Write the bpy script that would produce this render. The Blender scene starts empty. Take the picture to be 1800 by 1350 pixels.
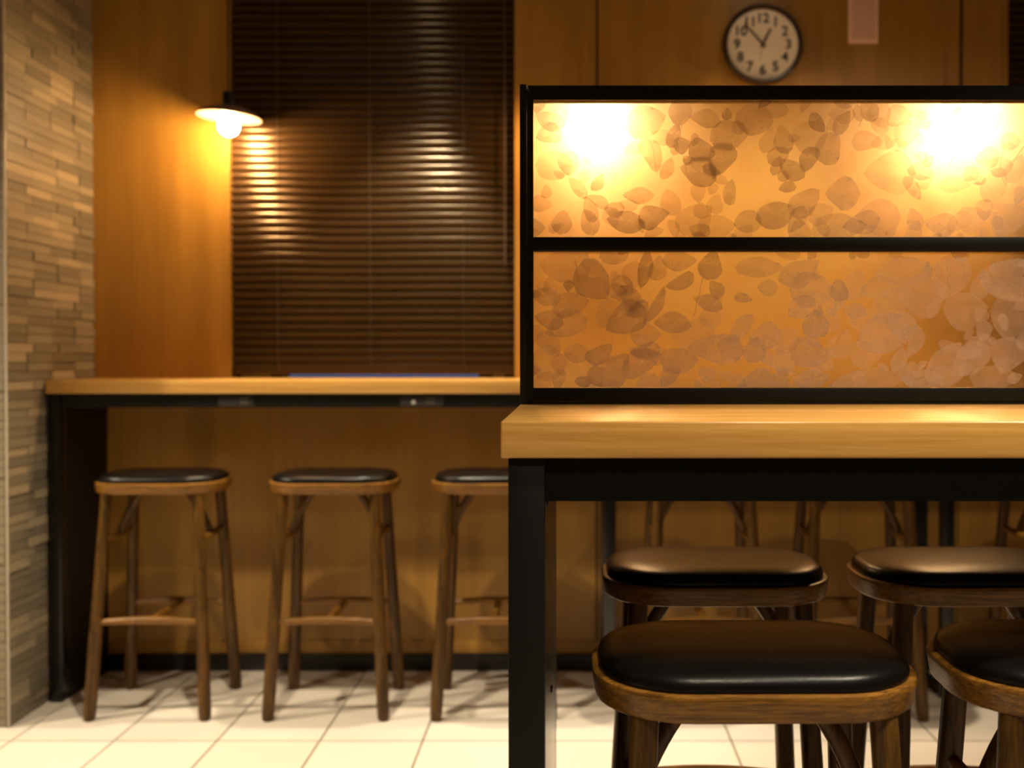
import bpy, bmesh, math, random
from mathutils import Vector, Matrix
R = math.radians
sc = bpy.context.scene
C = sc.collection

# ------------------------------------------------------------------ camera
F = 1788.0                       # focal length in pixels of the 1800x1350 frame
VPX, HOR, H = 1007.0, 627.0, 1.12
cam_d = bpy.data.cameras.new('camera')
cam_d.sensor_width = 36.0
cam_d.lens = F / 1800 * 36
cam_d.shift_x = -(VPX - 900) / 1800
cam_d.shift_y = -24 / 1800
cam_d.clip_start = 0.02
cam_d.dof.use_dof = True
cam_d.dof.focus_distance = 1.44
cam_d.dof.aperture_fstop = 3.2
cam_d.dof.aperture_blades = 9
cam = bpy.data.objects.new('camera', cam_d)
C.objects.link(cam)
cam.location = (0, 0, H)
cam.rotation_euler = (R(90) - math.atan(24 / F), 0, 0)
sc.camera = cam

# ------------------------------------------------------------------ world, exposure
w = bpy.data.worlds.new('night'); sc.world = w
w.use_nodes = True
w.node_tree.nodes['Background'].inputs[0].default_value = (0.07, 0.34, 0.85, 1)
w.node_tree.nodes['Background'].inputs[1].default_value = 0.33
sc.view_settings.view_transform = 'Standard'
sc.view_settings.look = 'None'
sc.view_settings.gamma = 1
sc.view_settings.exposure = 0.0
sc.view_settings.use_curve_mapping = False
sc.cycles.use_denoising = True
sc.cycles.transparent_max_bounces = 32
sc.cycles.sample_clamp_indirect = 40.0

# lamp strengths (the lamps are built below)
CEIL = 2.55
BULB = 380.0
BULB_COL = (1.0, 0.63, 0.29)
DOWN_COL = (1.0, 0.85, 0.62)
DOWNLIGHTS = [  # x, y, watts, cone degrees, label
    (-0.56, 3.31, 150, 60, 'round recessed ceiling downlight above the window blind beside the pillar'),
    (0.68, 3.31, 155, 60, 'round recessed ceiling downlight above the wall clock'),
    (-0.78, 2.42, 140, 84, 'round recessed ceiling downlight in front of the second window counter stool'),
    (-2.45, 1.55, 110, 110, 'round recessed ceiling downlight in front of the tiled pillar'),
    (-3.00, 2.35, 270, 130, 'round recessed ceiling downlight close to the tiled pillar face'),
    (1.35, 1.95, 40, 165, 'added wide ceiling fill light over the far side of the partitioned table'),  # added fill, brightens the upper wall around clock and notice
    (0.30, 0.15, 90, 100, 'round recessed ceiling downlight set back from the near side of the partitioned table'),
    (1.05, 0.85, 150, 90, 'round recessed ceiling downlight over the near side of the partitioned table'),
]

# ------------------------------------------------------------------ helpers
def px(x, y, z):                 # photo pixel at depth z -> world point
    return Vector(((x - VPX) * z / F, z, H - (y - HOR) * z / F))

def tag(o, label=None, cat=None, group=None, kind=None):
    if label: o['label'] = label
    if cat: o['category'] = cat
    if group: o['group'] = group
    if kind: o['kind'] = kind
    return o

def empty(name, loc, rz=0, **k):
    o = bpy.data.objects.new(name, None); C.objects.link(o)
    o.location = loc; o.rotation_euler = (0, 0, rz); o.empty_display_size = 0.05
    return tag(o, **k)

def link(name, bm, mat, parent=None, smooth=False, **k):
    me = bpy.data.meshes.new(name)
    bm.normal_update(); bm.to_mesh(me); bm.free()
    for m in (mat if isinstance(mat, (list, tuple)) else [mat]):
        me.materials.append(m)
    if smooth:
        for p in me.polygons: p.use_smooth = True
        try: me.set_sharp_from_angle(angle=R(40))
        except Exception: pass
    o = bpy.data.objects.new(name, me); C.objects.link(o)
    if parent is not None: o.parent = parent
    return tag(o, **k)

def off(parent):                 # world offset of an unrotated parent chain
    v = Vector((0, 0, 0)); p = parent
    while p is not None:
        v += p.location; p = p.parent
    return v

def bm_box(bm, x0, x1, y0, y1, z0, z1, bev=0, seg=2):
    vs = [bm.verts.new((x, y, z)) for x in (x0, x1) for y in (y0, y1) for z in (z0, z1)]
    q = [(0, 1, 3, 2), (4, 6, 7, 5), (0, 4, 5, 1), (2, 3, 7, 6), (0, 2, 6, 4), (1, 5, 7, 3)]
    fs = [bm.faces.new([vs[i] for i in f]) for f in q]
    if bev:
        es = list({e for f in fs for e in f.edges})
        bmesh.ops.bevel(bm, geom=es, offset=bev, segments=seg, affect='EDGES', profile=0.5)
    return bm

def box(name, x0, x1, y0, y1, z0, z1, mat, parent=None, bev=0, seg=2, **k):
    o = off(parent)
    bm = bm_box(bmesh.new(), x0 - o.x, x1 - o.x, y0 - o.y, y1 - o.y, z0 - o.z, z1 - o.z, bev, seg)
    return link(name, bm, mat, parent, smooth=bool(bev), **k)

def bm_sweep(bm, pts, radii, n=14, cap=True):
    """round or elliptical tube along pts; radii entries r or (side, up)"""
    pts = [Vector(p) for p in pts]; rings = []
    for i, p in enumerate(pts):
        t = (pts[min(i + 1, len(pts) - 1)] - pts[max(i - 1, 0)]).normalized()
        ref = Vector((0, 0, 1)) if abs(t.z) < 0.75 else Vector((0, 1, 0))
        s = t.cross(ref).normalized(); u = s.cross(t).normalized()
        r = radii[i]; a, b = r if isinstance(r, tuple) else (r, r)
        rings.append([bm.verts.new(p + s * (a * math.cos(2 * math.pi * k / n)) + u * (b * math.sin(2 * math.pi * k / n))) for k in range(n)])
    for i in range(len(rings) - 1):
        for k in range(n):
            bm.faces.new((rings[i][k], rings[i][(k + 1) % n], rings[i + 1][(k + 1) % n], rings[i + 1][k]))
    if cap:
        bm.faces.new(rings[0][::-1]); bm.faces.new(rings[-1])
    bmesh.ops.recalc_face_normals(bm, faces=bm.faces)
    return bm

def bm_lathe(bm, prof, n=40, axis='z', c=(0, 0, 0)):
    """prof: list of (r, h) turned around an axis through c"""
    rings = []
    for r, h in prof:
        ring = []
        for k in range(n):
            a = 2 * math.pi * k / n
            p = (r * math.cos(a), r * math.sin(a), h) if axis == 'z' else (r * math.cos(a), h, r * math.sin(a))
            ring.append(bm.verts.new((p[0] + c[0], p[1] + c[1], p[2] + c[2])))
        rings.append(ring)
    for i in range(len(rings) - 1):
        for k in range(n):
            a, b, d, e = rings[i][k], rings[i][(k + 1) % n], rings[i + 1][(k + 1) % n], rings[i + 1][k]
            bm.faces.new((a, b, d, e))
    bmesh.ops.remove_doubles(bm, verts=bm.verts, dist=1e-6)
    bmesh.ops.recalc_face_normals(bm, faces=bm.faces)
    return bm

# ------------------------------------------------------------------ materials
def mat(name):
    m = bpy.data.materials.new(name); m.use_nodes = True
    nt = m.node_tree; b = nt.nodes['Principled BSDF']
    return m, nt, b

def setp(b, col=None, rough=None, metal=None, spec=None):
    if col is not None: b.inputs['Base Color'].default_value = (*col, 1)
    if rough is not None: b.inputs['Roughness'].default_value = rough
    if metal is not None: b.inputs['Metallic'].default_value = metal
    if spec is not None: b.inputs['Specular IOR Level'].default_value = spec

def plain(name, col, rough=0.5, metal=0, spec=0.5, bump=0, scale=400):
    m, nt, b = mat(name); setp(b, col, rough, metal, spec)
    if bump:
        tc = nt.nodes.new('ShaderNodeTexCoord'); n = nt.nodes.new('ShaderNodeTexNoise'); bp = nt.nodes.new('ShaderNodeBump')
        n.inputs['Scale'].default_value = scale; bp.inputs['Strength'].default_value = bump; bp.inputs['Distance'].default_value = 0.002
        nt.links.new(tc.outputs['Object'], n.inputs['Vector']); nt.links.new(n.outputs['Fac'], bp.inputs['Height'])
        nt.links.new(bp.outputs['Normal'], b.inputs['Normal'])
    return m

def wood(name, c0, c1, stretch, rough=0.45, scale=1.0, fine=0.35, spec=0.5, coat=0):
    """grain: noise squeezed across the fibre; stretch = scale along x, y, z"""
    m, nt, b = mat(name); setp(b, None, rough, 0, spec)
    N, L = nt.nodes.new, nt.links.new
    tc = N('ShaderNodeTexCoord'); mp = N('ShaderNodeMapping'); mp.inputs['Scale'].default_value = [s * scale for s in stretch]
    oi = N('ShaderNodeObjectInfo'); ad = N('ShaderNodeVectorMath'); ad.operation = 'ADD'
    mul = N('ShaderNodeMath'); mul.operation = 'MULTIPLY'; mul.inputs[1].default_value = 7.0
    L(oi.outputs['Random'], mul.inputs[0]); L(tc.outputs['Object'], mp.inputs['Vector'])
    L(mp.outputs['Vector'], ad.inputs[0]); L(mul.outputs[0], ad.inputs[1])
    n1 = N('ShaderNodeTexNoise'); n1.inputs['Scale'].default_value = 1.0; n1.inputs['Detail'].default_value = 3; n1.inputs['Distortion'].default_value = 0.6
    n2 = N('ShaderNodeTexNoise'); n2.inputs['Scale'].default_value = 6.0; n2.inputs['Detail'].default_value = 4
    L(ad.outputs[0], n1.inputs['Vector']); L(ad.outputs[0], n2.inputs['Vector'])
    mx = N('ShaderNodeMath'); mx.operation = 'MULTIPLY_ADD'; mx.inputs[1].default_value = fine
    sb = N('ShaderNodeMath'); sb.operation = 'SUBTRACT'; sb.inputs[1].default_value = 0.5
    L(n2.outputs['Fac'], sb.inputs[0]); L(sb.outputs[0], mx.inputs[0]); L(n1.outputs['Fac'], mx.inputs[2])
    cr = N('ShaderNodeValToRGB'); e = cr.color_ramp.elements
    e[0].position = 0.30; e[0].color = (*c0, 1); e[1].position = 0.70; e[1].color = (*c1, 1)
    L(mx.outputs[0], cr.inputs['Fac']); L(cr.outputs['Color'], b.inputs['Base Color'])
    bp = N('ShaderNodeBump'); bp.inputs['Strength'].default_value = 0.06; bp.inputs['Distance'].default_value = 0.001
    L(n2.outputs['Fac'], bp.inputs['Height']); L(bp.outputs['Normal'], b.inputs['Normal'])
    if coat: b.inputs['Coat Weight'].default_value = coat; b.inputs['Coat Roughness'].default_value = 0.15
    return m

def emit(name, col, s):
    m = bpy.data.materials.new(name); m.use_nodes = True; nt = m.node_tree
    nt.nodes.remove(nt.nodes['Principled BSDF']); e = nt.nodes.new('ShaderNodeEmission')
    e.inputs[0].default_value = (*col, 1); e.inputs[1].default_value = s
    nt.links.new(e.outputs[0], nt.nodes['Material Output'].inputs[0])
    return m

M = {}
M['wall'] = wood('oak laminate wall', (0.315, 0.154, 0.023), (0.415, 0.212, 0.035), (5, 5, 0.35), rough=0.42, scale=2.2, fine=0.5)
M['maple'] = wood('pale maple top', (0.49, 0.250, 0.058), (0.64, 0.360, 0.098), (0.9, 16, 38), rough=0.26, scale=2.4, fine=0.55)
M['stool_h'] = wood('stained seat wood', (0.085, 0.036, 0.005), (0.29, 0.130, 0.019), (4, 40, 130), rough=0.36, scale=2.2, fine=0.9, spec=0.35)
M['stool_v'] = wood('stained leg wood', (0.038, 0.017, 0.003), (0.120, 0.054, 0.008), (22, 22, 2.0), rough=0.38, scale=2.2, fine=0.9, spec=0.3)
M['leather'] = plain('black leather', (0.0045, 0.0038, 0.0035), 0.31, 0, 0.25, bump=0.12, scale=500)
M['black'] = plain('black powder coat', (0.0045, 0.004, 0.0035), 0.42, 0, 0.30, bump=0.05, scale=900)
M['black_gloss'] = plain('black satin steel', (0.005, 0.0045, 0.004), 0.22, 0, 0.45)
M['matte'] = plain('matte black steel', (0.004, 0.0035, 0.003), 0.6, 0, 0.08)
M['under'] = plain('added dark reflection panel', (0.040, 0.020, 0.008), 0.6)  # tone of the added panel, dims what the seat pads reflect
M['ceil'] = plain('painted ceiling', (0.16, 0.13, 0.09), 0.85)
M['sidewall'] = plain('warm painted wall', (0.20, 0.14, 0.075), 0.8)
M['grout'] = plain('floor grout', (0.12, 0.095, 0.055), 0.9)
M['tilegrout'] = plain('mosaic grout', (0.20, 0.18, 0.13), 0.9)
M['trim_metal'] = plain('pale corner bead', (0.45, 0.40, 0.32), 0.4)
M['base'] = plain('black skirting', (0.012, 0.010, 0.009), 0.45)
M['slat'] = plain('brown aluminium slat', (0.034, 0.0165, 0.005), 0.24, 0, 0.65)
M['slat'].node_tree.nodes['Principled BSDF'].inputs['Specular Tint'].default_value = (1.0, 0.78, 0.52, 1)
M['cord'] = plain('brown blind cord', (0.045, 0.024, 0.010), 0.8)
M['white'] = plain('white enamel', (0.80, 0.74, 0.66), 0.4)
M['shade'] = plain('pale pink enamel dish', (0.20, 0.125, 0.090), 0.35)
M['clockface'] = plain('clock dial', (0.95, 0.81, 0.64), 0.55)
M['clockrim'] = plain('dark brown clock rim', (0.022, 0.011, 0.006), 0.3)
M['ink'] = plain('black ink', (0.018, 0.016, 0.012), 0.6)
M['greyink'] = plain('grey ink', (0.16, 0.13, 0.09), 0.6)
M['silver'] = plain('silver second hand', (0.50, 0.42, 0.34), 0.4, 0.5)
M['frame_al'] = plain('dark window aluminium', (0.03, 0.025, 0.02), 0.4, 0.6)
M['blue'] = plain('blue strip', (0.05, 0.14, 0.42), 0.5)
M['putty'] = plain('off white bracket', (0.62, 0.58, 0.50), 0.5)
M['plastic'] = plain('black outlet plastic', (0.022, 0.020, 0.019), 0.35)
M['chrome'] = plain('pale metal jack', (0.75, 0.70, 0.62), 0.3, 0.3)
M['screw'] = plain('black screw', (0.008, 0.008, 0.008), 0.4)
M['bulb'] = emit('lit frosted bulb', BULB_COL, BULB)
M['lens'] = emit('lit downlight lens', DOWN_COL, 12.0)

# floor tile: cream ceramic, each tile slightly its own shade
m, nt, b = mat('cream floor tile'); setp(b, (0.7, 0.65, 0.55), 0.38, 0, 0.4)
oi = nt.nodes.new('ShaderNodeObjectInfo'); cr = nt.nodes.new('ShaderNodeValToRGB')
cr.color_ramp.elements[0].color = (0.66, 0.585, 0.49, 1); cr.color_ramp.elements[1].color = (0.73, 0.65, 0.555, 1)
nt.links.new(oi.outputs['Random'], cr.inputs['Fac']); nt.links.new(cr.outputs['Color'], b.inputs['Base Color'])
M['tile'] = m
# pillar mosaic: grey-green to beige stone strips with fine streaks along their length
m, nt, b = mat('grey green mosaic strip'); setp(b, None, 0.45, 0, 0.4)
N, L = nt.nodes.new, nt.links.new
oi = N('ShaderNodeObjectInfo'); cr = N('ShaderNodeValToRGB'); tc = N('ShaderNodeTexCoord'); mp = N('ShaderNodeMapping'); n1 = N('ShaderNodeTexNoise')
e = cr.color_ramp.elements; e[0].color = (0.165, 0.138, 0.092, 1); e[1].color = (0.37, 0.29, 0.185, 1)
e.new(0.45).color = (0.215, 0.178, 0.12, 1); e.new(0.75).color = (0.26, 0.215, 0.14, 1)
mp.inputs['Scale'].default_value = (6, 6, 160); n1.inputs['Scale'].default_value = 1.5; n1.inputs['Detail'].default_value = 3
mx = N('ShaderNodeMix'); mx.data_type = 'RGBA'; mx.blend_type = 'MULTIPLY'; mx.inputs['Factor'].default_value = 0.5
L(oi.outputs['Random'], cr.inputs['Fac']); L(tc.outputs['Object'], mp.inputs['Vector']); L(mp.outputs['Vector'], n1.inputs['Vector'])
cr2 = N('ShaderNodeValToRGB'); cr2.color_ramp.elements[0].position = 0.3; cr2.color_ramp.elements[1].position = 0.7
cr2.color_ramp.elements[0].color = (0.6, 0.6, 0.6, 1); cr2.color_ramp.elements[1].color = (1, 1, 1, 1)
L(n1.outputs['Fac'], cr2.inputs['Fac']); L(cr.outputs['Color'], mx.inputs[6]); L(cr2.outputs['Color'], mx.inputs[7]); L(mx.outputs[2], b.inputs['Base Color'])
M['mosaic'] = m
# clear window glass
m, nt, b = mat('window glass'); setp(b, (0.9, 0.95, 1), 0.02); b.inputs['Transmission Weight'].default_value = 1.0
M['glass'] = m
# printed screen pane: clear front face, frosted amber film on the back
m = bpy.data.materials.new('clear pane front'); m.use_nodes = True; nt = m.node_tree
nt.nodes.remove(nt.nodes['Principled BSDF']); g = nt.nodes.new('ShaderNodeBsdfGlass'); g.inputs['IOR'].default_value = 1.3; g.inputs['Roughness'].default_value = 0.0
nt.links.new(g.outputs[0], nt.nodes['Material Output'].inputs[0]); M['pane_front'] = m
m = bpy.data.materials.new('frosted amber film'); m.use_nodes = True; nt = m.node_tree
nt.nodes.remove(nt.nodes['Principled BSDF']); N, L = nt.nodes.new, nt.links.new
rf = N('ShaderNodeBsdfRefraction'); rf.inputs['IOR'].default_value = 1.3; rf.inputs['Roughness'].default_value = 0.36; rf.inputs['Color'].default_value = (1.0, 0.98, 0.92, 1)
rg = N('ShaderNodeBsdfRefraction'); rg.inputs['IOR'].default_value = 1.3; rg.inputs['Roughness'].default_value = 0.62; rg.inputs['Color'].default_value = (1.0, 0.92, 0.72, 1)
m2 = N('ShaderNodeMixShader'); m2.inputs[0].default_value = 0.28; L(rf.outputs[0], m2.inputs[1]); L(rg.outputs[0], m2.inputs[2])
tl = N('ShaderNodeBsdfTranslucent'); tl.inputs['Color'].default_value = (0.95, 0.58, 0.20, 1)
mx = N('ShaderNodeMixShader'); mx.inputs[0].default_value = 0.14
L(m2.outputs[0], mx.inputs[1]); L(tl.outputs[0], mx.inputs[2]); L(mx.outputs[0], nt.nodes['Material Output'].inputs[0])
tc = N('ShaderNodeTexCoord'); nz_ = N('ShaderNodeTexNoise'); nz_.inputs['Scale'].default_value = 14; nz_.inputs['Detail'].default_value = 6; nz_.inputs['Roughness'].default_value = 0.6
mr = N('ShaderNodeMapRange'); mr.inputs[1].default_value = 0.42; mr.inputs[2].default_value = 0.68; mr.inputs[3].default_value = 0.04; mr.inputs[4].default_value = 0.32
L(tc.outputs['Object'], nz_.inputs['Vector']); L(nz_.outputs['Fac'], mr.inputs[0]); L(mr.outputs[0], mx.inputs[0])
M['film'] = m
def leafmat(name, cover, col):
    m = bpy.data.materials.new(name); m.use_nodes = True; nt = m.node_tree
    nt.nodes.remove(nt.nodes['Principled BSDF']); N, L = nt.nodes.new, nt.links.new
    tr = N('ShaderNodeBsdfTransparent'); tr.inputs[0].default_value = (1, 0.97, 0.94, 1)
    df = N('ShaderNodeBsdfDiffuse'); df.inputs[0].default_value = (*col, 1)
    tl = N('ShaderNodeBsdfTranslucent'); tl.inputs[0].default_value = (*col, 1)
    a = N('ShaderNodeMixShader'); a.inputs[0].default_value = 0.4
    L(df.outputs[0], a.inputs[1]); L(tl.outputs[0], a.inputs[2])
    tc = N('ShaderNodeTexCoord'); n = N('ShaderNodeTexNoise'); n.inputs['Scale'].default_value = 28; n.inputs['Detail'].default_value = 5
    mr = N('ShaderNodeMapRange'); mr.inputs[1].default_value = 0.3; mr.inputs[2].default_value = 0.7
    mr.inputs[3].default_value = cover * 0.65; mr.inputs[4].default_value = cover * 1.25
    L(tc.outputs['Object'], n.inputs['Vector']); L(n.outputs['Fac'], mr.inputs[0])
    mx = N('ShaderNodeMixShader'); L(mr.outputs[0], mx.inputs[0]); L(tr.outputs[0], mx.inputs[1]); L(a.outputs[0], mx.inputs[2])
    L(mx.outputs[0], nt.nodes['Material Output'].inputs[0])
    return m
LEAF = [leafmat('pale printed leaf', 0.25, (0.70, 0.53, 0.40)), leafmat('printed leaf', 0.38, (0.66, 0.49, 0.37)), leafmat('dense printed leaf', 0.50, (0.56, 0.40, 0.29))]
# pink paper notice with fine slanting lines
m, nt, b = mat('pink paper with slanting lines'); setp(b, None, 0.8)
N, L = nt.nodes.new, nt.links.new
tc = N('ShaderNodeTexCoord'); mp = N('ShaderNodeMapping'); mp.inputs['Rotation'].default_value = (0, R(38), 0)
wv = N('ShaderNodeTexWave'); wv.bands_direction = 'Z'; wv.inputs['Scale'].default_value = 34; wv.inputs['Distortion'].default_value = 1.2; wv.inputs['Detail Scale'].default_value = 4
cr = N('ShaderNodeValToRGB'); cr.color_ramp.elements[0].color = (0.60, 0.33, 0.25, 1); cr.color_ramp.elements[1].color = (0.98, 0.64, 0.51, 1)
L(tc.outputs['Object'], mp.inputs['Vector']); L(mp.outputs['Vector'], wv.inputs['Vector']); L(wv.outputs['Color'], cr.inputs['Fac']); L(cr.outputs['Color'], b.inputs['Base Color'])
M['pink'] = m; M['pinkplain'] = plain('pink paper edge', (0.98, 0.64, 0.51), 0.8)

# ------------------------------------------------------------------ the room
WY = 3.62                                   # face of the window wall
PX, PY = -1.70, 3.053                       # corner of the tiled pillar
XL, XR, YF = -3.6, 3.2, -2.4
rnd = random.Random(4)

floor = box('floor', XL, XR, YF, WY + 0.12, -0.10, -0.003, M['grout'], kind='structure')
T, GR = 0.30, 0.0058
X0, Y0 = -1.038, 2.952
def tile_bm(cx, cy, x0, x1, y0, y1):
    bm = bmesh.new(); bm_box(bm, x0 - cx, x1 - cx, y0 - cy, y1 - cy, -0.012, 0.0)
    return bm
tme = None; rest = bmesh.new()
for i in range(-9, 15):
    for j in range(-18, 3):
        x0, x1 = X0 + i * T + GR / 2, X0 + (i + 1) * T - GR / 2
        y0, y1 = Y0 + j * T + GR / 2, Y0 + (j + 1) * T - GR / 2
        full = x0 >= XL and x1 <= XR and y0 >= YF and y1 <= WY
        x0, x1, y0, y1 = max(x0, XL), min(x1, XR), max(y0, YF), min(y1, WY)
        if x1 - x0 < 0.01 or y1 - y0 < 0.01: continue
        if -3 <= i <= 9 and j >= -4:
            cx, cy = (x0 + x1) / 2, (y0 + y1) / 2
            if full and tme:
                o = bpy.data.objects.new('tile', tme); C.objects.link(o); o.parent = floor
            else:
                o = link('tile', tile_bm(cx, cy, x0, x1, y0, y1), M['tile'], floor)
                if full: tme = o.data
            o.location = (cx, cy, 0)
        else:
            bm_box(rest, x0, x1, y0, y1, -0.012, 0)
link('tile_field', rest, M['tile'], floor, kind='stuff')

box('ceiling', XL, XR, YF, WY + 0.12, CEIL, CEIL + 0.08, M['ceil'], kind='structure')
box('wall_left', XL - 0.1, XL, YF, WY + 0.12, -0.1, CEIL, M['sidewall'], kind='structure')
box('wall_right', XR, XR + 0.1, YF, WY + 0.12, -0.1, CEIL, M['sidewall'], kind='structure')
box('wall_front', XL, XR, YF - 0.1, YF, -0.1, CEIL, M['sidewall'], kind='structure')

# window wall: oak panels with dark seams, two window openings
wall = empty('wall_back', (0, WY, 0), kind='structure')
W1 = (px(405, 0, WY).x, px(905, 0, WY).x)
W2 = (px(1769, 0, WY).x, px(1769, 0, WY).x + 1.013)
SEAM1, SEAM2 = px(1049, 0, WY).x, px(1685, 0, WY).x
WB, WT, TH, G = 1.045, 2.47, 0.12, 0.003
def panel(x0, x1, z0, z1):
    box('panel', x0, x1, WY, WY + TH, z0, z1, M['wall'], wall)
panel(XL, W1[0], 0, CEIL)
panel(W1[0], W1[1], 0, WB); panel(W1[0], W1[1], WT, CEIL)
panel(W1[1], SEAM1 - G, 0, CEIL)
panel(SEAM1 + G, SEAM2 - G, 0, CEIL)
panel(SEAM2 + G, W2[0], 0, CEIL)
panel(W2[0], W2[1], 0, WB); panel(W2[0], W2[1], WT, CEIL)
panel(W2[1], XR, 0, CEIL)
for s in (SEAM1, SEAM2):
    box('seam_strip', s - G, s + G, WY + 0.012, WY + TH, 0, CEIL, M['base'], wall)
box('baseboard_back', PX, XR, WY - 0.010, WY, 0, 0.060, M['base'], kind='structure', bev=0.002)
box('trim_1', PX, XR, WY - 0.005, WY, 0.062, 0.108, M['wall'], kind='structure', bev=0.0015)

# tiled pillar
pil = empty('wall_pillar', ((XL + PX) / 2, (PY + WY) / 2, 0), kind='structure')
box('core', XL, PX - 0.010, PY + 0.010, WY, 0, CEIL, M['tilegrout'], pil)
box('corner_trim', PX - 0.006, PX + 0.001, PY - 0.001, PY + 0.006, 0, CEIL, M['trim_metal'], pil, bev=0.002)
ROW = 0.029; LEN = 0.152
far_t = bmesh.new(); nt_ = 0
r = 0; z = 0.002
while z < CEIL - 0.005:
    z1 = min(z + ROW - 0.0015, CEIL)
    y = [3.024, 3.064][rnd.choice([r % 2, r % 2, r % 2, 1 - r % 2])]
    if y > PY + 0.009: y -= LEN
    while y < WY:
        y0, y1 = max(y, PY + 0.009), min(y + LEN - 0.0015, WY - 0.001)
        y += LEN
        if y1 - y0 < 0.012: continue
        pr = rnd.choice([0, 0, 0.0015, 0.003, 0.0045])
        hidden = (z1 < 1.0 and y0 > 3.33) or z > 2.32
        if hidden:
            bm_box(far_t, PX - 0.0105 - off(pil).x, PX - 0.0045 + pr - off(pil).x, y0 - off(pil).y, y1 - off(pil).y, z, z1)
        else:
            bm = bmesh.new(); cy, cz = (y0 + y1) / 2, (z + z1) / 2
            bm_box(bm, -0.0105, -0.0045 + pr, y0 - cy, y1 - cy, z - cz, z1 - cz)
            o = link('mosaic_tile', bm, M['mosaic'], pil); o.location = Vector((PX, cy, cz)) - off(pil); nt_ += 1
    # front face: the strips next to the corner
    x = PX - 0.009; k = 0
    o1 = [0.35, 0.8, 0.55, 1.0][r % 4] * LEN
    while x > XL and k < 14:
        x0 = max(x - (o1 if k == 0 else LEN - 0.0015), XL)
        pr = rnd.choice([0, 0, 0.0015, 0.003])
        bm_box(far_t, x0 - off(pil).x, x - 0.0015 - off(pil).x, PY + 0.0045 - pr - off(pil).y, PY + 0.0105 - off(pil).y, z, z1)
        x = x0 - 0.0015; k += 1
    z += ROW; r += 1
link('mosaic_field', far_t, M['mosaic'], pil, kind='stuff')

# windows with dark glass behind the blinds
def window(name, a, bdy, blue):
    o = empty(name, ((a + bdy) / 2, WY + 0.09, WB), kind='structure')
    y0, y1 = WY + 0.075, WY + 0.115
    for n_, q in (('frame_stile', (a, a + 0.18, WB, WT)), ('frame_stile', (bdy - 0.135, bdy, WB, WT)), ('frame_rail', (a + 0.18, bdy - 0.135, WB, WB + 0.003)), ('frame_rail', (a + 0.18, bdy - 0.135, WT - 0.04, WT))):
        box(n_, q[0], q[1], y0, y1, q[2], q[3], M['frame_al'], o)
    box('glass', a + 0.18, bdy - 0.135, y0 + 0.016, y0 + 0.022, WB + 0.003, WT - 0.04, M['glass'], o)
    if blue:
        yb = WY + 0.048
        g = lambda p: px(p, 0, yb).x
        for p0, p1 in ((424, 437), (868, 886)):
            box('bracket', g(p0), g(p1), yb - 0.004, yb + 0.02, WB, WB + 0.020, M['putty'], o, label='off white bracket', bev=0.001)
        box('catch', g(438), g(474), yb, yb + 0.02, WB, WB + 0.016, M['silver'], o, label='grey catch', bev=0.001)
    return o
window('window_1', W1[0], W1[1], True)
window('window_2', W2[0], W2[1], False)

# ------------------------------------------------------------------ venetian blinds
def blind(a, b_, label):
    yc = WY + 0.022
    root = empty('venetian_blind', ((a + b_) / 2, yc, WB), label=label, cat='blind')
    wd = b_ - a - 0.004; pitch = 0.02835; n = 6; wdt = 0.0362; tilt = R(68)
    bm = bmesh.new(); front = []; back = []
    for k in range(n + 1):
        s = k / n - 0.5
        cam_ = 0.0056 * (1 - (2 * s) ** 2)
        front.append((s * wdt, cam_)); back.append((s * wdt, cam_ - 0.0006))
    def P(u, v):      # u across the slat (up), v outwards; the face looks into the room and a little up
        return (-(v * math.sin(tilt)) + u * math.cos(tilt), u * math.sin(tilt) + v * math.cos(tilt))
    loop = front + back[::-1]
    A = [bm.verts.new((-wd / 2, *P(*q))) for q in loop]; B = [bm.verts.new((wd / 2, *P(*q))) for q in loop]
    for k in range(len(loop)):
        bm.faces.new((A[k], A[(k + 1) % len(loop)], B[(k + 1) % len(loop)], B[k]))
    bm.faces.new(A[::-1]); bm.faces.new(B)
    bmesh.ops.recalc_face_normals(bm, faces=bm.faces)
    first = link('slat', bm, M['slat'], root, smooth=True)
    top = WT - 0.045; z = 0.0455
    zs = []
    while WB + z < top - 0.006: zs.append(z); z += pitch
    for i, zz in enumerate(zs):
        if i == 0: o = first
        else:
            o = bpy.data.objects.new('slat', first.data); C.objects.link(o); o.parent = root
        o.location = (rnd.uniform(-0.001, 0.001), 0, zz); o.rotation_euler = (rnd.uniform(-0.02, 0.02), 0, 0)
    box('bottom_rail', a + 0.002, b_ - 0.002, yc - 0.012, yc + 0.012, WB + 0.011, WB + 0.031, M['slat'], root, bev=0.003)
    box('head_rail', a + 0.002, b_ - 0.002, yc - 0.018, yc + 0.018, top, WT, M['slat'], root, bev=0.002)
    for fx in (0.165, 0.49, 0.82):
        x = a + (b_ - a) * fx
        bm = bmesh.new()
        bm_sweep(bm, [(x - root.location.x, -0.0145, top - WB), (x - root.location.x, -0.0145, 0.06), (x - root.location.x + 0.008, -0.0145, 0.03)], [0.0012] * 3, n=6)
        link('ladder_cord', bm, M['cord'], root)
    x = b_ - 0.035; bm = bmesh.new()
    bm_sweep(bm, [(x - root.location.x, -0.020, top - WB), (x - root.location.x, -0.020, 0.40)], [0.003] * 2, n=8)
    link('tilt_wand', bm, M['cord'], root)
blind(W1[0], W1[1], 'dark brown venetian blind closed over the window beside the tiled pillar')
blind(W2[0], W2[1], 'dark brown venetian blind to the right of the clock and pink notice')

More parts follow.
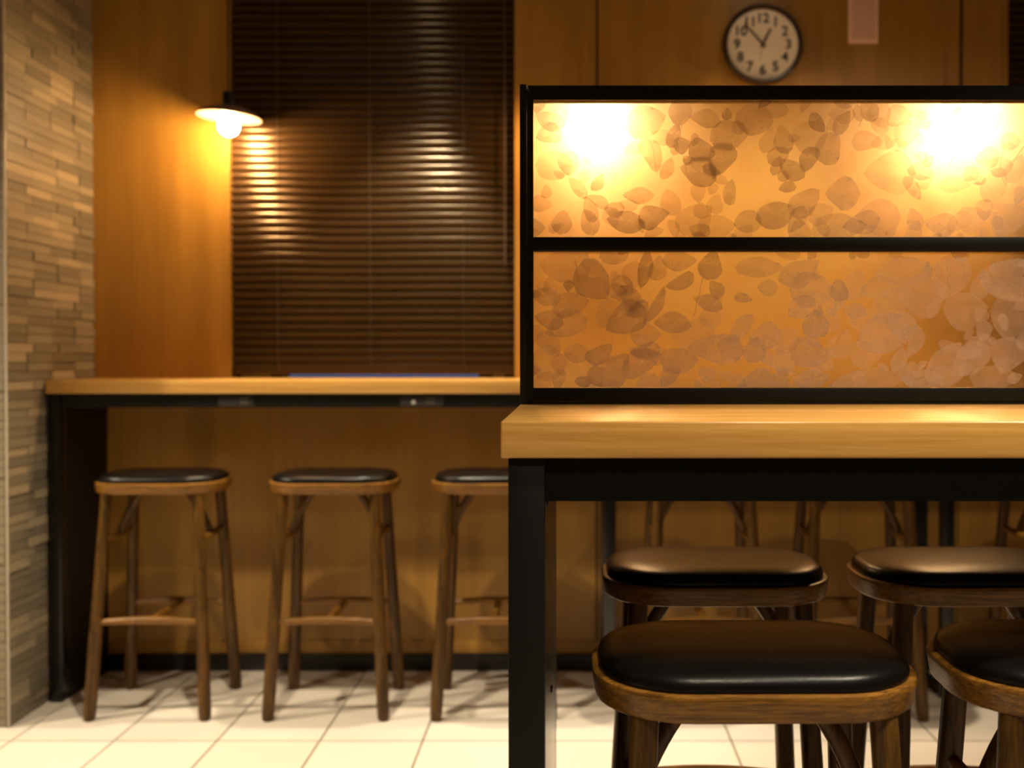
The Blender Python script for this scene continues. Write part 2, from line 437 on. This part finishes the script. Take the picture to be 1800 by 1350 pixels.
# ------------------------------------------------------------------ window counter
CF, CT, CB = 3.265, 1.045, 1.001
CX1 = 2.45
ctr = empty('window_counter', (0.3, 3.44, 0), label='long narrow maple topped bar counter along the window wall', cat='counter')
box('counter_top', PX + 0.006, CX1, CF, WY - 0.001, CB, CT, M['maple'], ctr, bev=0.003)
box('apron', PX + 0.048, CX1 - 0.02, CF + 0.018, CF + 0.040, 0.956, CB, M['black'], ctr)
ep = box('end_panel', PX + 0.010, PX + 0.046, CF + 0.05, WY - 0.012, 0.0, CB, M['black'], ctr)
box('end_post', PX + 0.007, PX + 0.048, CF + 0.013, CF + 0.05, 0.0, CB, M['black_gloss'], ctr, bev=0.0015)
for x0 in (0.100, 1.205):
    box('leg', x0, x0 + 0.040, CF + 0.042, CF + 0.082, 0, CB, M['black_gloss'], ctr, bev=0.0015)
    box('leg', x0, x0 + 0.040, WY - 0.060, WY - 0.020, 0, CB, M['black_gloss'], ctr, bev=0.0015)
    box('foot_bar', x0 + 0.004, x0 + 0.036, CF + 0.082, WY - 0.060, 0.0, 0.02, M['black'], ctr)

def outlet(pl, pr_, ring, label):
    y = CF + 0.018
    x0, x1 = px(pl, 0, y).x, px(pr_, 0, y).x
    o = empty('power_outlet', ((x0 + x1) / 2, y, 0.976), label=label, cat='outlet', group='power outlets in the counter apron')
    box('faceplate', x0, x1, y - 0.004, y, 0.960, 0.996, M['plastic'], o, bev=0.0012)
    c = (x0 + x1) / 2 + 0.016
    for dx in (0, 0.014):
        for zz in (0.970, 0.983):
            box('socket_slot', c + dx, c + dx + 0.008, y - 0.0046, y - 0.0036, zz, zz + 0.004, M['greyink'], o)
    if ring:
        bm = bm_lathe(bmesh.new(), [(0.0022, -0.0055), (0.0062, -0.0055), (0.0066, -0.004), (0.0022, -0.004), (0.0022, -0.0055)], 20, 'y')
        j = link('jack_ring', bm, M['chrome'], o, smooth=True, label='pale round jack'); j.location = Vector((px(727, 0, y).x, y, 1.12 - (707 - HOR) * y / F)) - o.location
outlet(384, 446, False, 'black power outlet in the counter apron nearer the tiled pillar')
outlet(704, 780, True, 'black power outlet with a pale round jack in the counter apron')

# ------------------------------------------------------------------ pendant lamps
LY = 3.475
def pendant(x, label, tilt):
    z = 1.906
    root = empty('pendant_lamp', (x, LY, z), label=label, cat='lamp', group='pale dish pendants over the window counter')
    bm = bmesh.new(); bmesh.ops.create_uvsphere(bm, u_segments=28, v_segments=18, radius=0.0355)
    for v in bm.verts:
        if v.co.z > 0.02: v.co.x *= 0.86; v.co.y *= 0.86; v.co.z += 0.004
    bulb = link('bulb', bm, M['bulb'], root, smooth=True, label='glowing round frosted bulb')
    sh = bm_lathe(bmesh.new(), [(0.018, 0.0655), (0.030, 0.0650), (0.060, 0.058), (0.090, 0.044), (0.107, 0.031), (0.108, 0.0285), (0.1065, 0.0275), (0.089, 0.0405), (0.060, 0.0545), (0.030, 0.0615), (0.018, 0.062), (0.018, 0.0655)], 48)
    s = link('shade', sh, M['shade'], root, smooth=True, label='shallow pale enamel dish shade'); s.rotation_euler = (0, tilt, 0)
    link('lamp_neck', bm_lathe(bmesh.new(), [(0, 0.030), (0.013, 0.030), (0.014, 0.046), (0.022, 0.050), (0.022, 0.0615), (0, 0.0615)], 24), M['white'], root, smooth=True)
    link('socket', bm_lathe(bmesh.new(), [(0, 0.0655), (0.0200, 0.0655), (0.0205, 0.110), (0.018, 0.114), (0.006, 0.116), (0, 0.116)], 24), M['black'], root, smooth=True)
    link('cord', bm_sweep(bmesh.new(), [(0, 0, 0.115), (0, 0, CEIL - z - 0.03)], [0.003, 0.003], 8), M['black'], root)
    link('ceiling_rose', bm_lathe(bmesh.new(), [(0, CEIL - z - 0.032), (0.03, CEIL - z - 0.03), (0.045, CEIL - z - 0.008), (0.045, CEIL - z), (0, CEIL - z)], 24), M['black'], root, smooth=True)
xs = px(404, 0, LY).x
pendant(xs, 'pale dish pendant lamp with glowing round bulb hanging beside the tiled pillar', R(4))
pendant(px(1050, 0, LY).x, 'pale dish pendant lamp hanging between the window blind and the clock', 0)
pendant(px(1688, 0, LY).x, 'pale dish pendant lamp hanging beside the blind right of the clock', 0)

# ------------------------------------------------------------------ ceiling downlights and one added fill
for x, y, wt, cone, lab in DOWNLIGHTS:
    o = empty('ceiling_downlight', (x, y, CEIL), label=lab, cat='light')
    link('trim_ring', bm_lathe(bmesh.new(), [(0.045, -0.001), (0.045, -0.006), (0.060, -0.006), (0.064, -0.001), (0.045, -0.001)], 32), M['white'], o, smooth=True)
    link('lens', bm_lathe(bmesh.new(), [(0, -0.0015), (0.0445, -0.0015), (0.0445, -0.0005), (0, -0.0005)], 32), M['lens'], o)
    ld = bpy.data.lights.new('downlight_beam', 'SPOT'); ld.energy = wt; ld.color = DOWN_COL; ld.spot_size = R(cone); ld.spot_blend = 0.5; ld.shadow_soft_size = 0.035
    lo = bpy.data.objects.new('downlight_beam', ld); C.objects.link(lo); lo.parent = o; lo.location = (0, 0, -0.045)

# ------------------------------------------------------------------ wall clock
cc = px(1337, 84, WY)
ck = empty('wall_clock', (cc.x, WY, cc.z), label='round white wall clock with black numerals and dark brown rim', cat='clock')
RC = 0.1405
link('rim', bm_lathe(bmesh.new(), [(0, -0.002), (RC - 0.006, -0.002), (RC, -0.008), (RC, -0.030), (RC - 0.006, -0.038), (RC - 0.014, -0.034), (RC - 0.017, -0.022), (0, -0.022)], 64, 'y'), M['clockrim'], ck, smooth=True)
dial = link('dial', bm_lathe(bmesh.new(), [(0, -0.0225), (RC - 0.0165, -0.0225), (RC - 0.0165, -0.024), (0, -0.024)], 64, 'y'), M['clockface'], ck)
def text(body, size, loc, m_, parent, name='numeral'):
    cu = bpy.data.curves.new(name, 'FONT'); cu.body = body; cu.size = size; cu.align_x = 'CENTER'; cu.align_y = 'CENTER'; cu.extrude = 0.0003; cu.offset = 0.0012
    t = bpy.data.objects.new(name, cu); C.objects.link(t)
    dg = bpy.context.evaluated_depsgraph_get()
    me = bpy.data.meshes.new_from_object(t.evaluated_get(dg)); bpy.data.objects.remove(t)
    me.materials.clear(); me.materials.append(m_)
    o = bpy.data.objects.new(name, me); C.objects.link(o); o.parent = parent
    o.location = loc; o.rotation_euler = (R(90), 0, 0)
    return o
for hnum in range(1, 13):
    a = R(30 * hnum); rr = 0.0905
    text(str(hnum), 0.047, (rr * math.sin(a) * (0.93 if hnum in (12,) else 1), -0.0245, rr * math.cos(a)), M['ink'], dial)
def hand(name, ang, l0, l1, w0, w1, y, m_):
    bm = bmesh.new(); a = R(ang); d = Vector((math.sin(a), 0, math.cos(a))); s = Vector((math.cos(a), 0, -math.sin(a)))
    A = [d * -l0 + s * -w0, d * -l0 + s * w0, d * l1 + s * w1, d * l1 + s * -w1]
    v0 = [bm.verts.new(p + Vector((0, y, 0))) for p in A]; v1 = [bm.verts.new(p + Vector((0, y - 0.0008, 0))) for p in A]
    bm.faces.new(v0); bm.faces.new(v1[::-1])
    for k in range(4): bm.faces.new((v0[k], v0[(k + 1) % 4], v1[(k + 1) % 4], v1[k]))
    bmesh.ops.recalc_face_normals(bm, faces=bm.faces)
    link(name, bm, m_, ck)
hand('hour_hand', 27, 0.012, 0.062, 0.0042, 0.0036, -0.0255, M['ink'])
hand('minute_hand', 318, 0.014, 0.098, 0.0030, 0.0022, -0.0270, M['ink'])
hand('second_hand', 192, 0.02, 0.06, 0.0012, 0.0008, -0.0285, M['silver'])
link('centre_cap', bm_lathe(bmesh.new(), [(0, -0.0245), (0.006, -0.0245), (0.006, -0.0295), (0, -0.030)], 20, 'y'), M['ink'], ck, smooth=True)

# pink notice taped to the wall
p0, p1 = px(1489, 79, WY), px(1541, -40, WY)
nz = empty('paper_notice', ((p0.x + p1.x) / 2, WY, p0.z), label='narrow pink paper notice with slanting lines taped beside the clock', cat='notice')
box('paper', p0.x, p1.x, WY - 0.0012, WY - 0.0002, p0.z, p1.z, M['pinkplain'], nz)
box('printed_area', p0.x + 0.010, p1.x - 0.008, WY - 0.0016, WY - 0.0012, p0.z + 0.016, p1.z - 0.012, M['pink'], nz)

# ------------------------------------------------------------------ bar stools
def rrect(hx, hy, r, n=10):
    pts = []
    for cx, cy, a0 in ((hx - r, hy - r, 0), (-hx + r, hy - r, 90), (-hx + r, -hy + r, 180), (hx - r, -hy + r, 270)):
        for k in range(n + 1):
            a = R(a0 + 90 * k / n); pts.append((cx + r * math.cos(a), cy + r * math.sin(a)))
    return pts
def bm_stack(prof):
    """stack of rounded rectangles: list of (inset, z); closed at both ends"""
    bm = bmesh.new(); rings = []
    for ins, z in prof:
        rr = max(SR - ins, 0.004)
        rings.append([bm.verts.new((x, y, z)) for x, y in rrect(SX - ins, SY - ins, rr)])
    n = len(rings[0])
    for i in range(len(rings) - 1):
        for k in range(n):
            bm.faces.new((rings[i][k], rings[i][(k + 1) % n], rings[i + 1][(k + 1) % n], rings[i + 1][k]))
    bm.faces.new(rings[0][::-1]); bm.faces.new(rings[-1])
    bmesh.ops.recalc_face_normals(bm, faces=bm.faces)
    return bm
SX, SY, SR = 0.2035, 0.1425, 0.118
def make_stool():
    root = empty('bar_stool', (0, 0, 0), cat='stool')
    link('seat_rim', bm_stack([(0.030, 0.694), (0.0075, 0.694), (0.0050, 0.6955), (0.0036, 0.699), (0.0005, 0.7195), (0.0, 0.7235), (0.0012, 0.7265), (0.0040, 0.7280), (0.010, 0.7278), (0.013, 0.722), (0.04, 0.721)]), M['stool_h'], root, smooth=True)
    link('cushion', bm_stack([(0.02, 0.7215), (0.0125, 0.722), (0.0095, 0.727), (0.009, 0.734), (0.0115, 0.7415), (0.017, 0.7465), (0.027, 0.7500), (0.045, 0.7530), (0.07, 0.7548), (0.10, 0.7556), (0.138, 0.7560)]), M['leather'], root, smooth=True, label='black leather pad')
    tops, feet = (0.142, 0.100), (0.178, 0.150)
    def leg_at(sx, sy, z):
        t = 1 - z / 0.70
        return Vector((sx * (tops[0] + (feet[0] - tops[0]) * t), sy * (tops[1] + (feet[1] - tops[1]) * t), z))
    for sx in (-1, 1):
        for sy in (-1, 1):
            zz = [0.0, 0.008, 0.03, 0.15, 0.30, 0.45, 0.56, 0.6942]
            rr = [0.0135, 0.0182, 0.0195, 0.0195, 0.0188, 0.0180, 0.0174, 0.0168]
            bm = bmesh.new()
            # vertical-ish tube: rings stay level so that the foot sits flat
            rings = []
            for z_, r_ in zip(zz, rr):
                c = leg_at(sx, sy, z_)
                rings.append([bm.verts.new(c + Vector((r_ * math.cos(k * math.pi / 9), r_ * math.sin(k * math.pi / 9), 0))) for k in range(18)])
            for i in range(len(rings) - 1):
                for k in range(18):
                    bm.faces.new((rings[i][k], rings[i][(k + 1) % 18], rings[i + 1][(k + 1) % 18], rings[i + 1][k]))
            bm.faces.new(rings[0][::-1]); bm.faces.new(rings[-1])
            link('leg', bm, M['stool_v'], root, smooth=True)
    def arc(a, b_, bow, n=9):
        return [a.lerp(b_, k / (n - 1)) + Vector(bow) * (1 - (2 * k / (n - 1) - 1) ** 2) for k in range(n)]
    for sy in (-1, 1):        # footrests in front and behind
        p = arc(leg_at(-1, sy, 0.297), leg_at(1, sy, 0.297), (0, 0, 0.007))
        link('footrest', bm_sweep(bmesh.new(), p, [(0.0085 + 0.004 * math.sin(math.pi * k / 8), 0.009 + 0.004 * math.sin(math.pi * k / 8)) for k in range(9)], 12), M['stool_h'], root, smooth=True)
    link('cross_bar', bm_sweep(bmesh.new(), [(0, -0.131, 0.298), (0, 0, 0.299), (0, 0.131, 0.298)], [0.011, 0.013, 0.011], 12), M['stool_h'], root, smooth=True)
    for sx in (-1, 1):        # bowed side stretchers, each with a curved brace up to the seat
        p = arc(leg_at(sx, -1, 0.558), leg_at(sx, 1, 0.558), (-sx * 0.004, 0, -0.010))
        st = link('side_stretcher', bm_sweep(bmesh.new(), p, [0.0085 + 0.004 * math.sin(math.pi * k / 8) for k in range(9)], 12), M['stool_h'], root, smooth=True)
        a = Vector((sx * 0.146, 0, 0.550)); b_ = Vector((sx * 0.066, 0, 0.6943))
        p = [a.lerp(b_, k / 8) + Vector((sx * 0.008, 0, 0.004)) * (1 - (2 * k / 8 - 1) ** 2) for k in range(9)]
        link('brace', bm_sweep(bmesh.new(), p, [(0.0125, 0.0100 + 0.003 * k / 8) for k in range(9)], 12), M['stool_v'], root, smooth=True)
    return root
proto = make_stool()
def copy_tree(o):
    c = o.copy(); C.objects.link(c)
    for ch in o.children:
        k = ch.copy(); C.objects.link(k); k.parent = c
    return c
gw, gt, gf = 'stools along the window counter', 'stools on the near side of the partitioned table', 'stools on the far side of the partitioned table'
stools = [
    (px(287, 0, 3.27).x + 0.004, 3.268, 0.5, 'walnut stained bar stool, first from the tiled pillar at the window counter', gw),
    (px(590, 0, 3.27).x, 3.268, 0.5, 'walnut stained bar stool, second from the tiled pillar at the window counter', gw),
    (-0.247, 3.270, 1, 'walnut stained bar stool, third from the tiled pillar at the window counter', gw),
    (0.409, 3.268, 1, 'walnut stained bar stool, fourth from the tiled pillar at the window counter', gw),
    (0.903, 3.268, -1.5, 'walnut stained bar stool, fifth from the tiled pillar at the window counter', gw),
    (1.580, 3.268, 1, 'walnut stained bar stool, sixth from the tiled pillar at the window counter', gw),
    (0.2275, 1.309, 0.6, 'walnut stained bar stool with black pad on the near side beside the table leg', gt),
    (0.676, 1.311, -2.5, 'walnut stained bar stool, second from the table leg on the near side', gt),
    (0.256, 1.862, 0, 'walnut stained bar stool tucked under the far side beside the table leg', gf),
    (0.716, 1.862, 0.5, 'walnut stained bar stool, second from the table leg on the far side', gf),
]
for i, (x, y, a, lab, g) in enumerate(stools):
    o = proto if i == 0 else copy_tree(proto)
    o.location = (x, y, 0); o.rotation_euler = (0, 0, R(a)); tag(o, lab, 'stool', g)

# ------------------------------------------------------------------ partitioned table
TX0, TX1, TY0, TY1 = px(880, 0, 1.18).x, 1.85, 1.180, 2.030
tb = empty('bar_table', ((TX0 + TX1) / 2, 1.6, 0), label='high maple topped table with black steel legs and a screen on top', cat='table')
box('table_top', TX0, TX1, TY0, TY1, 1.002, 1.045, M['maple'], tb, bev=0.0025, seg=3)
LX = px(893, 0, 1.188).x; LW = 0.0425
for xa in (LX, TX1 - (LX - TX0) - LW):
    for ya in (TY0 + 0.008, TY1 - 0.008 - LW):
        box('leg', xa, xa + LW, ya, ya + LW, 0, 1.002, M['black'], tb, bev=0.001)
    e_ = box('end_panel', xa + 0.003, xa + LW - 0.0005, TY0 + 0.008 + LW, TY1 - 0.008 - LW, 0.05, 1.002, M['black_gloss'], tb)
    sx = 1 if xa == LX else -1
    for yy, zz in ((1.26, 0.940), (1.55, 0.612)):
        if sx == 1:
            s = link('screw', bm_lathe(bmesh.new(), [(0, 0), (0.006, 0), (0.006, 0.0018), (0.004, 0.003), (0, 0.003)], 16), M['screw'], e_, smooth=True)
            s.rotation_euler = (0, R(90), 0); s.location = Vector((xa + LW - 0.0005, yy, zz)) - off(tb)
box('apron', LX + LW, TX1 - (LX - TX0) - LW, TY0 + 0.014, TY0 + 0.034, 0.950, 1.002, M['matte'], tb)
box('apron', LX + LW, TX1 - (LX - TX0) - LW, TY1 - 0.034, TY1 - 0.014, 0.950, 1.002, M['matte'], tb)

box('added_dark_panel', LX + LW, TX1 - (LX - TX0) - LW, TY0 + 0.034, TY1 - 0.034, 0.990, 1.002, M['under'], tb)  # unseen panel added below the top to keep seat pad reflections dark
# screen on the table: black frame with two printed panes
SYF = 1.600; D = 0.026
def wx(p): return px(p, 0, SYF).x
def wz(p): return px(0, p, SYF).z
scn = empty('table_screen', (0.86, SYF + D / 2, 1.045), label='black framed table screen with two frosted panes of leaf print', cat='screen')
SX1 = TX1 - 0.002
box('post', wx(914), wx(925.5), SYF - 0.002, SYF + D + 0.002, 1.045, wz(150), M['black'], scn, bev=0.0006)
box('post', SX1 - 0.011, SX1, SYF - 0.002, SYF + D + 0.002, 1.045, wz(150), M['black'], scn, bev=0.0006)
xa, xb = wx(926.5), SX1 - 0.0115
# mitred left stile and top rail
def prism(name, pts, y0, y1, m_, parent):
    o = off(parent); bm = bmesh.new()
    v0 = [bm.verts.new((x - o.x, y0 - o.y, z_ - o.z)) for x, z_ in pts]; v1 = [bm.verts.new((x - o.x, y1 - o.y, z_ - o.z)) for x, z_ in pts]
    bm.faces.new(v0); bm.faces.new(v1[::-1]); n = len(pts)
    for k in range(n): bm.faces.new((v0[k], v0[(k + 1) % n], v1[(k + 1) % n], v1[k]))
    bmesh.ops.recalc_face_normals(bm, faces=bm.faces)
    return link(name, bm, m_, parent)
zt, zti, zb0 = wz(152), wz(177), 1.049
xi = wx(937.5); xj = xb - (xi - xa); g_ = 0.0005
prism('stile', [(xa, zb0), (xi, zb0), (xi, zti - g_), (xa, zt - g_ * 2)], SYF, SYF + D, M['black'], scn)
prism('stile', [(xb, zb0), (xj, zb0), (xj, zti - g_), (xb, zt - g_ * 2)], SYF, SYF + D, M['black'], scn)
prism('top_rail', [(xa + g_, zt), (xi + g_, zti), (xj - g_, zti), (xb - g_, zt)], SYF, SYF + D, M['black_gloss'], scn)
box('middle_rail', xi, xj, SYF, SYF + D, wz(441), wz(417), M['black'], scn, bev=0.0005)
box('bottom_rail', xi, xj, SYF, SYF + D, 1.0495, wz(682), M['black'], scn, bev=0.0005)
box('base_strip', wx(926), SX1 - 0.011, SYF - 0.003, SYF + D + 0.003, 1.045, 1.0488, M['black_gloss'], scn, bev=0.0005)

YP = SYF + 0.008                 # front face of the panes
def pane(z0, z1, leaves, stems, far):
    o = off(scn)
    bm = bm_box(bmesh.new(), xi - 0.001 - o.x, xj + 0.001 - o.x, YP - o.y, YP + 0.004 - o.y, z0 - o.z, z1 - o.z)
    bm.faces.ensure_lookup_table()
    bmesh.ops.recalc_face_normals(bm, faces=bm.faces)
    bm.normal_update()
    for f in bm.faces:
        f.material_index = 1 if f.normal.y > 0.9 else 0
    p = link('pane', bm, [M['pane_front'], M['film']], scn, label='frosted amber pane with leaf print')
    def outline(i, lx, lz, ln, wd, ang):
        n = 11; a = R(ang); ca, sa = math.cos(a), math.sin(a)
        r_ = random.Random(i * 7 + int(lx * 997)); skew = r_.uniform(-0.12, 0.12); pw = r_.uniform(0.75, 1.0); bend = r_.uniform(-0.10, 0.10); ex = r_.uniform(0.5, 0.8)
        up, dn = [], []
        for k in range(n + 1):
            t = k / n; hw = wd * max(math.sin(math.pi * t ** pw), 0) ** ex * (1.08 - 0.30 * t) * 0.5 * (1 + 0.05 * math.sin(9 * t + 40 * skew))
            c_ = bend * ln * math.sin(math.pi * t)
            up.append(((t - 0.5) * ln, c_ + hw * (1 + skew))); dn.append(((t - 0.5) * ln, c_ - hw * (1 - skew)))
        res = []
        for (u, v) in up + dn[-2:0:-1]:
            X, Z = lx + u * ca - v * sa, lz + u * sa + v * ca
            res.append((min(max(X, xi), xj), min(max(Z, z0 + 0.001), z1 - 0.001)))
        return res
    for i, (lx, lz, ln, wd, ang, mi) in enumerate(leaves):
        bm = bmesh.new()
        f = bm.faces.new([bm.verts.new((X - lx, 0, Z - lz)) for X, Z in outline(i, lx, lz, ln, wd, ang)])
        bmesh.ops.triangulate(bm, faces=[f])
        lf = link('leaf', bm, LEAF[mi], p); lf.location = Vector((lx, YP - 0.0002 - i * 0.00001, lz)) - off(scn)
    bm = bmesh.new()
    for i, (lx, lz, ln, wd, ang, mi) in enumerate(far):
        f = bm.faces.new([bm.verts.new((X - off(scn).x, YP - 0.0002 - i * 0.00001 - off(scn).y, Z - off(scn).z)) for X, Z in outline(i, lx, lz, ln, wd, ang)])
        f.material_index = mi
    bmesh.ops.triangulate(bm, faces=bm.faces[:])
    link('leaf_field', bm, LEAF, p, kind='stuff')
    for s in stems:
        bm = bm_sweep(bmesh.new(), [Vector(q) - off(scn) for q in s], [(0.00035, 0.0001)] * len(s), 4)
        link('stem', bm, LEAF[2], p)
    return p
# leaves traced from the print: x, y, length, width (half pixels from 900, 140), angle, density
LEAF_UP = """135,140,90,60,-20,1 130,195,75,65,10,1 95,90,50,40,70,1 470,150,120,100,20,1 485,265,105,60,-65,1 590,115,80,70,80,1 570,195,75,40,70,2 600,225,55,50,10,2 640,210,40,25,80,1 680,140,90,55,-10,1 755,120,35,30,80,2 765,195,115,90,15,1 670,245,80,70,-20,2 740,285,110,80,60,2 655,330,110,90,-20,2 622,280,35,28,0,2 545,310,70,40,65,1 770,395,75,40,85,1 850,130,110,110,80,1 900,210,80,50,70,0 1050,190,110,100,20,0 1120,240,100,80,75,1 1165,150,80,45,60,1 985,310,90,60,-35,2 1050,280,80,55,60,2 970,380,50,35,10,2 930,470,120,85,15,2 1030,430,110,75,40,1 1165,400,100,100,0,1 830,500,80,70,10,1 1160,510,150,80,0,1 500,485,95,70,20,2 445,405,90,50,0,1 400,500,110,70,-10,2 270,500,80,55,-70,1 175,500,70,60,80,1 230,380,80,40,-50,1 360,450,60,50,0,1 100,440,70,50,0,0 560,430,80,60,-70,0 640,480,120,100,30,0 720,510,110,80,0,0 1250,220,90,60,0,0 1330,330,150,130,0,0 1410,380,80,40,-55,1 1420,490,70,50,-70,1 1510,500,100,70,0,1 1560,370,90,50,0,0 1620,490,90,80,20,0 1700,370,110,80,60,0 1755,215,60,55,0,1 1770,310,90,60,60,0 1760,490,110,90,30,0 1290,480,130,110,0,0 1000,490,90,50,60,1 1230,500,110,70,15,1 300,430,70,35,-30,1 80,520,60,60,0,1 150,300,110,90,0,0 1160,120,80,60,0,0"""
LEAF_LO = """190,650,150,110,0,0 295,700,130,110,-60,2 205,790,110,75,15,1 130,845,85,60,-15,2 200,725,36,30,80,2 120,760,90,55,-10,1 190,870,130,80,20,1 130,930,90,60,-50,1 350,810,120,60,55,0 430,690,90,65,80,0 410,770,90,60,-60,2 465,660,120,45,80,2 505,660,75,55,70,1 590,705,90,45,25,2 590,635,100,60,0,1 700,650,90,70,75,2 500,790,120,35,60,2 715,740,60,45,-60,2 690,785,90,50,-20,2 815,770,55,30,-10,2 565,860,110,65,-5,2 400,840,130,100,30,2 470,895,90,75,0,1 305,955,90,55,30,2 340,1015,140,100,35,2 470,950,90,50,10,2 460,1005,130,80,30,2 590,985,110,80,0,2 250,1060,50,35,0,2 560,1050,80,50,50,2 640,900,130,110,0,0 720,950,160,90,-5,1 770,955,90,70,-30,1 810,880,110,50,55,1 850,950,80,70,70,2 890,900,100,80,20,1 950,910,110,80,0,0 1010,670,130,80,25,1 1060,740,130,110,0,1 1070,860,85,85,90,2 1020,800,90,70,30,1 1055,960,130,90,-10,2 1060,1055,100,60,10,2 900,970,70,40,-70,1 940,1060,90,60,60,2 850,1055,110,60,30,2 1200,720,100,75,60,0 1160,780,60,35,65,1 1210,810,70,50,-10,1 1290,730,110,70,15,0 1340,790,140,90,40,0 1310,900,160,120,20,1 1370,870,90,80,-30,1 1440,740,150,130,0,0 1550,700,140,110,60,0 1490,800,70,40,60,0 1410,920,100,50,75,1 1365,985,75,50,70,1 1540,930,60,30,-10,0 1530,1000,150,110,55,1 1620,990,130,90,40,1 1640,940,100,70,30,1 1665,885,60,50,80,1 1600,800,130,120,0,0 1650,720,90,60,80,0 1740,700,150,130,0,1 1760,820,120,140,0,0 1750,970,110,110,70,1 1450,1050,120,60,0,1 1290,1050,150,70,0,0 1380,680,160,90,0,0 1180,1060,110,60,20,1 1700,1050,140,70,0,0 1250,960,100,80,0,0 1160,930,90,70,60,0 130,1000,110,110,0,0 190,1000,70,90,70,0 870,660,140,60,0,1 900,730,60,50,0,1"""
def scatter(seed, y0, y1, clear, n, traced):
    """the traced leaves, then smaller and fainter sprays filling in around them and past the frame"""
    r_ = random.Random(seed); out = []; tries = 0
    for t in traced.split():
        x, y, l, w_, a, d_ = (float(q) for q in t.split(','))
        out.append((900 + x / 2, 140 + y / 2, l / 2 * 1.25, w_ / 2 * 1.25, a + r_.choice([0, 180]), int(d_)))
    while len(out) < n and tries < 6000:
        tries += 1
        x = r_.uniform(936, 1830) if traced else r_.uniform(1835, 3040); y = r_.uniform(y0 - 6, y1 + 6)
        hit = any(((x - cx) / rx) ** 2 + ((y - cy) / ry) ** 2 < 1 for (cx, cy, rx, ry) in clear)
        if hit: continue
        ln = r_.choice([24, 34, 44, 54] if traced else [44, 58, 70, 84]) * r_.uniform(0.85, 1.1)
        if any(abs(x - q[0]) + abs(y - q[1]) < 0.24 * (ln + q[2]) for q in out): continue
        out.append((x, y, ln, ln * r_.uniform(0.55, 0.9), r_.uniform(0, 360), r_.choices([0, 1, 2], [6, 3, 1])[0]))
    return [(wx(x), wz(y), ln / F * SYF, wd / F * SYF, a, mi) for x, y, ln, wd, a, mi in out]
def stems_for(seed, y0, y1, n):
    r_ = random.Random(seed); res = []
    for _ in range(n):
        x, y, a = r_.uniform(960, 1780), r_.uniform(y0 + 30, y1 - 30), r_.uniform(-2.4, -0.7)
        pts = []
        for k in range(7):
            if not (y0 + 4 < y < y1 - 4 and 940 < x < 1950): break
            q = px(x, y, SYF); pts.append((q.x, YP - 0.0001, q.z)); x += 14 * math.cos(a); y += 14 * math.sin(a); a += r_.uniform(-0.3, 0.3)
        if len(pts) > 2: res.append(pts)
    return res
pane(wz(417), wz(177), scatter(11, 180, 416, [(1160, 320, 60, 60), (1310, 345, 48, 60), (1480, 300, 90, 50), (1240, 200, 60, 24), (1060, 235, 55, 40), (1690, 235, 60, 40)], 145, LEAF_UP), stems_for(3, 180, 416, 7), scatter(31, 180, 416, [], 100, ''))
pane(wz(682), wz(441), scatter(23, 442, 680, [(1200, 520, 50, 62), (1330, 520, 80, 70), (1560, 590, 60, 36), (1050, 590, 34, 40), (1640, 560, 40, 40)], 145, LEAF_LO), stems_for(5, 442, 680, 8), scatter(37, 442, 680, [], 110, ''))
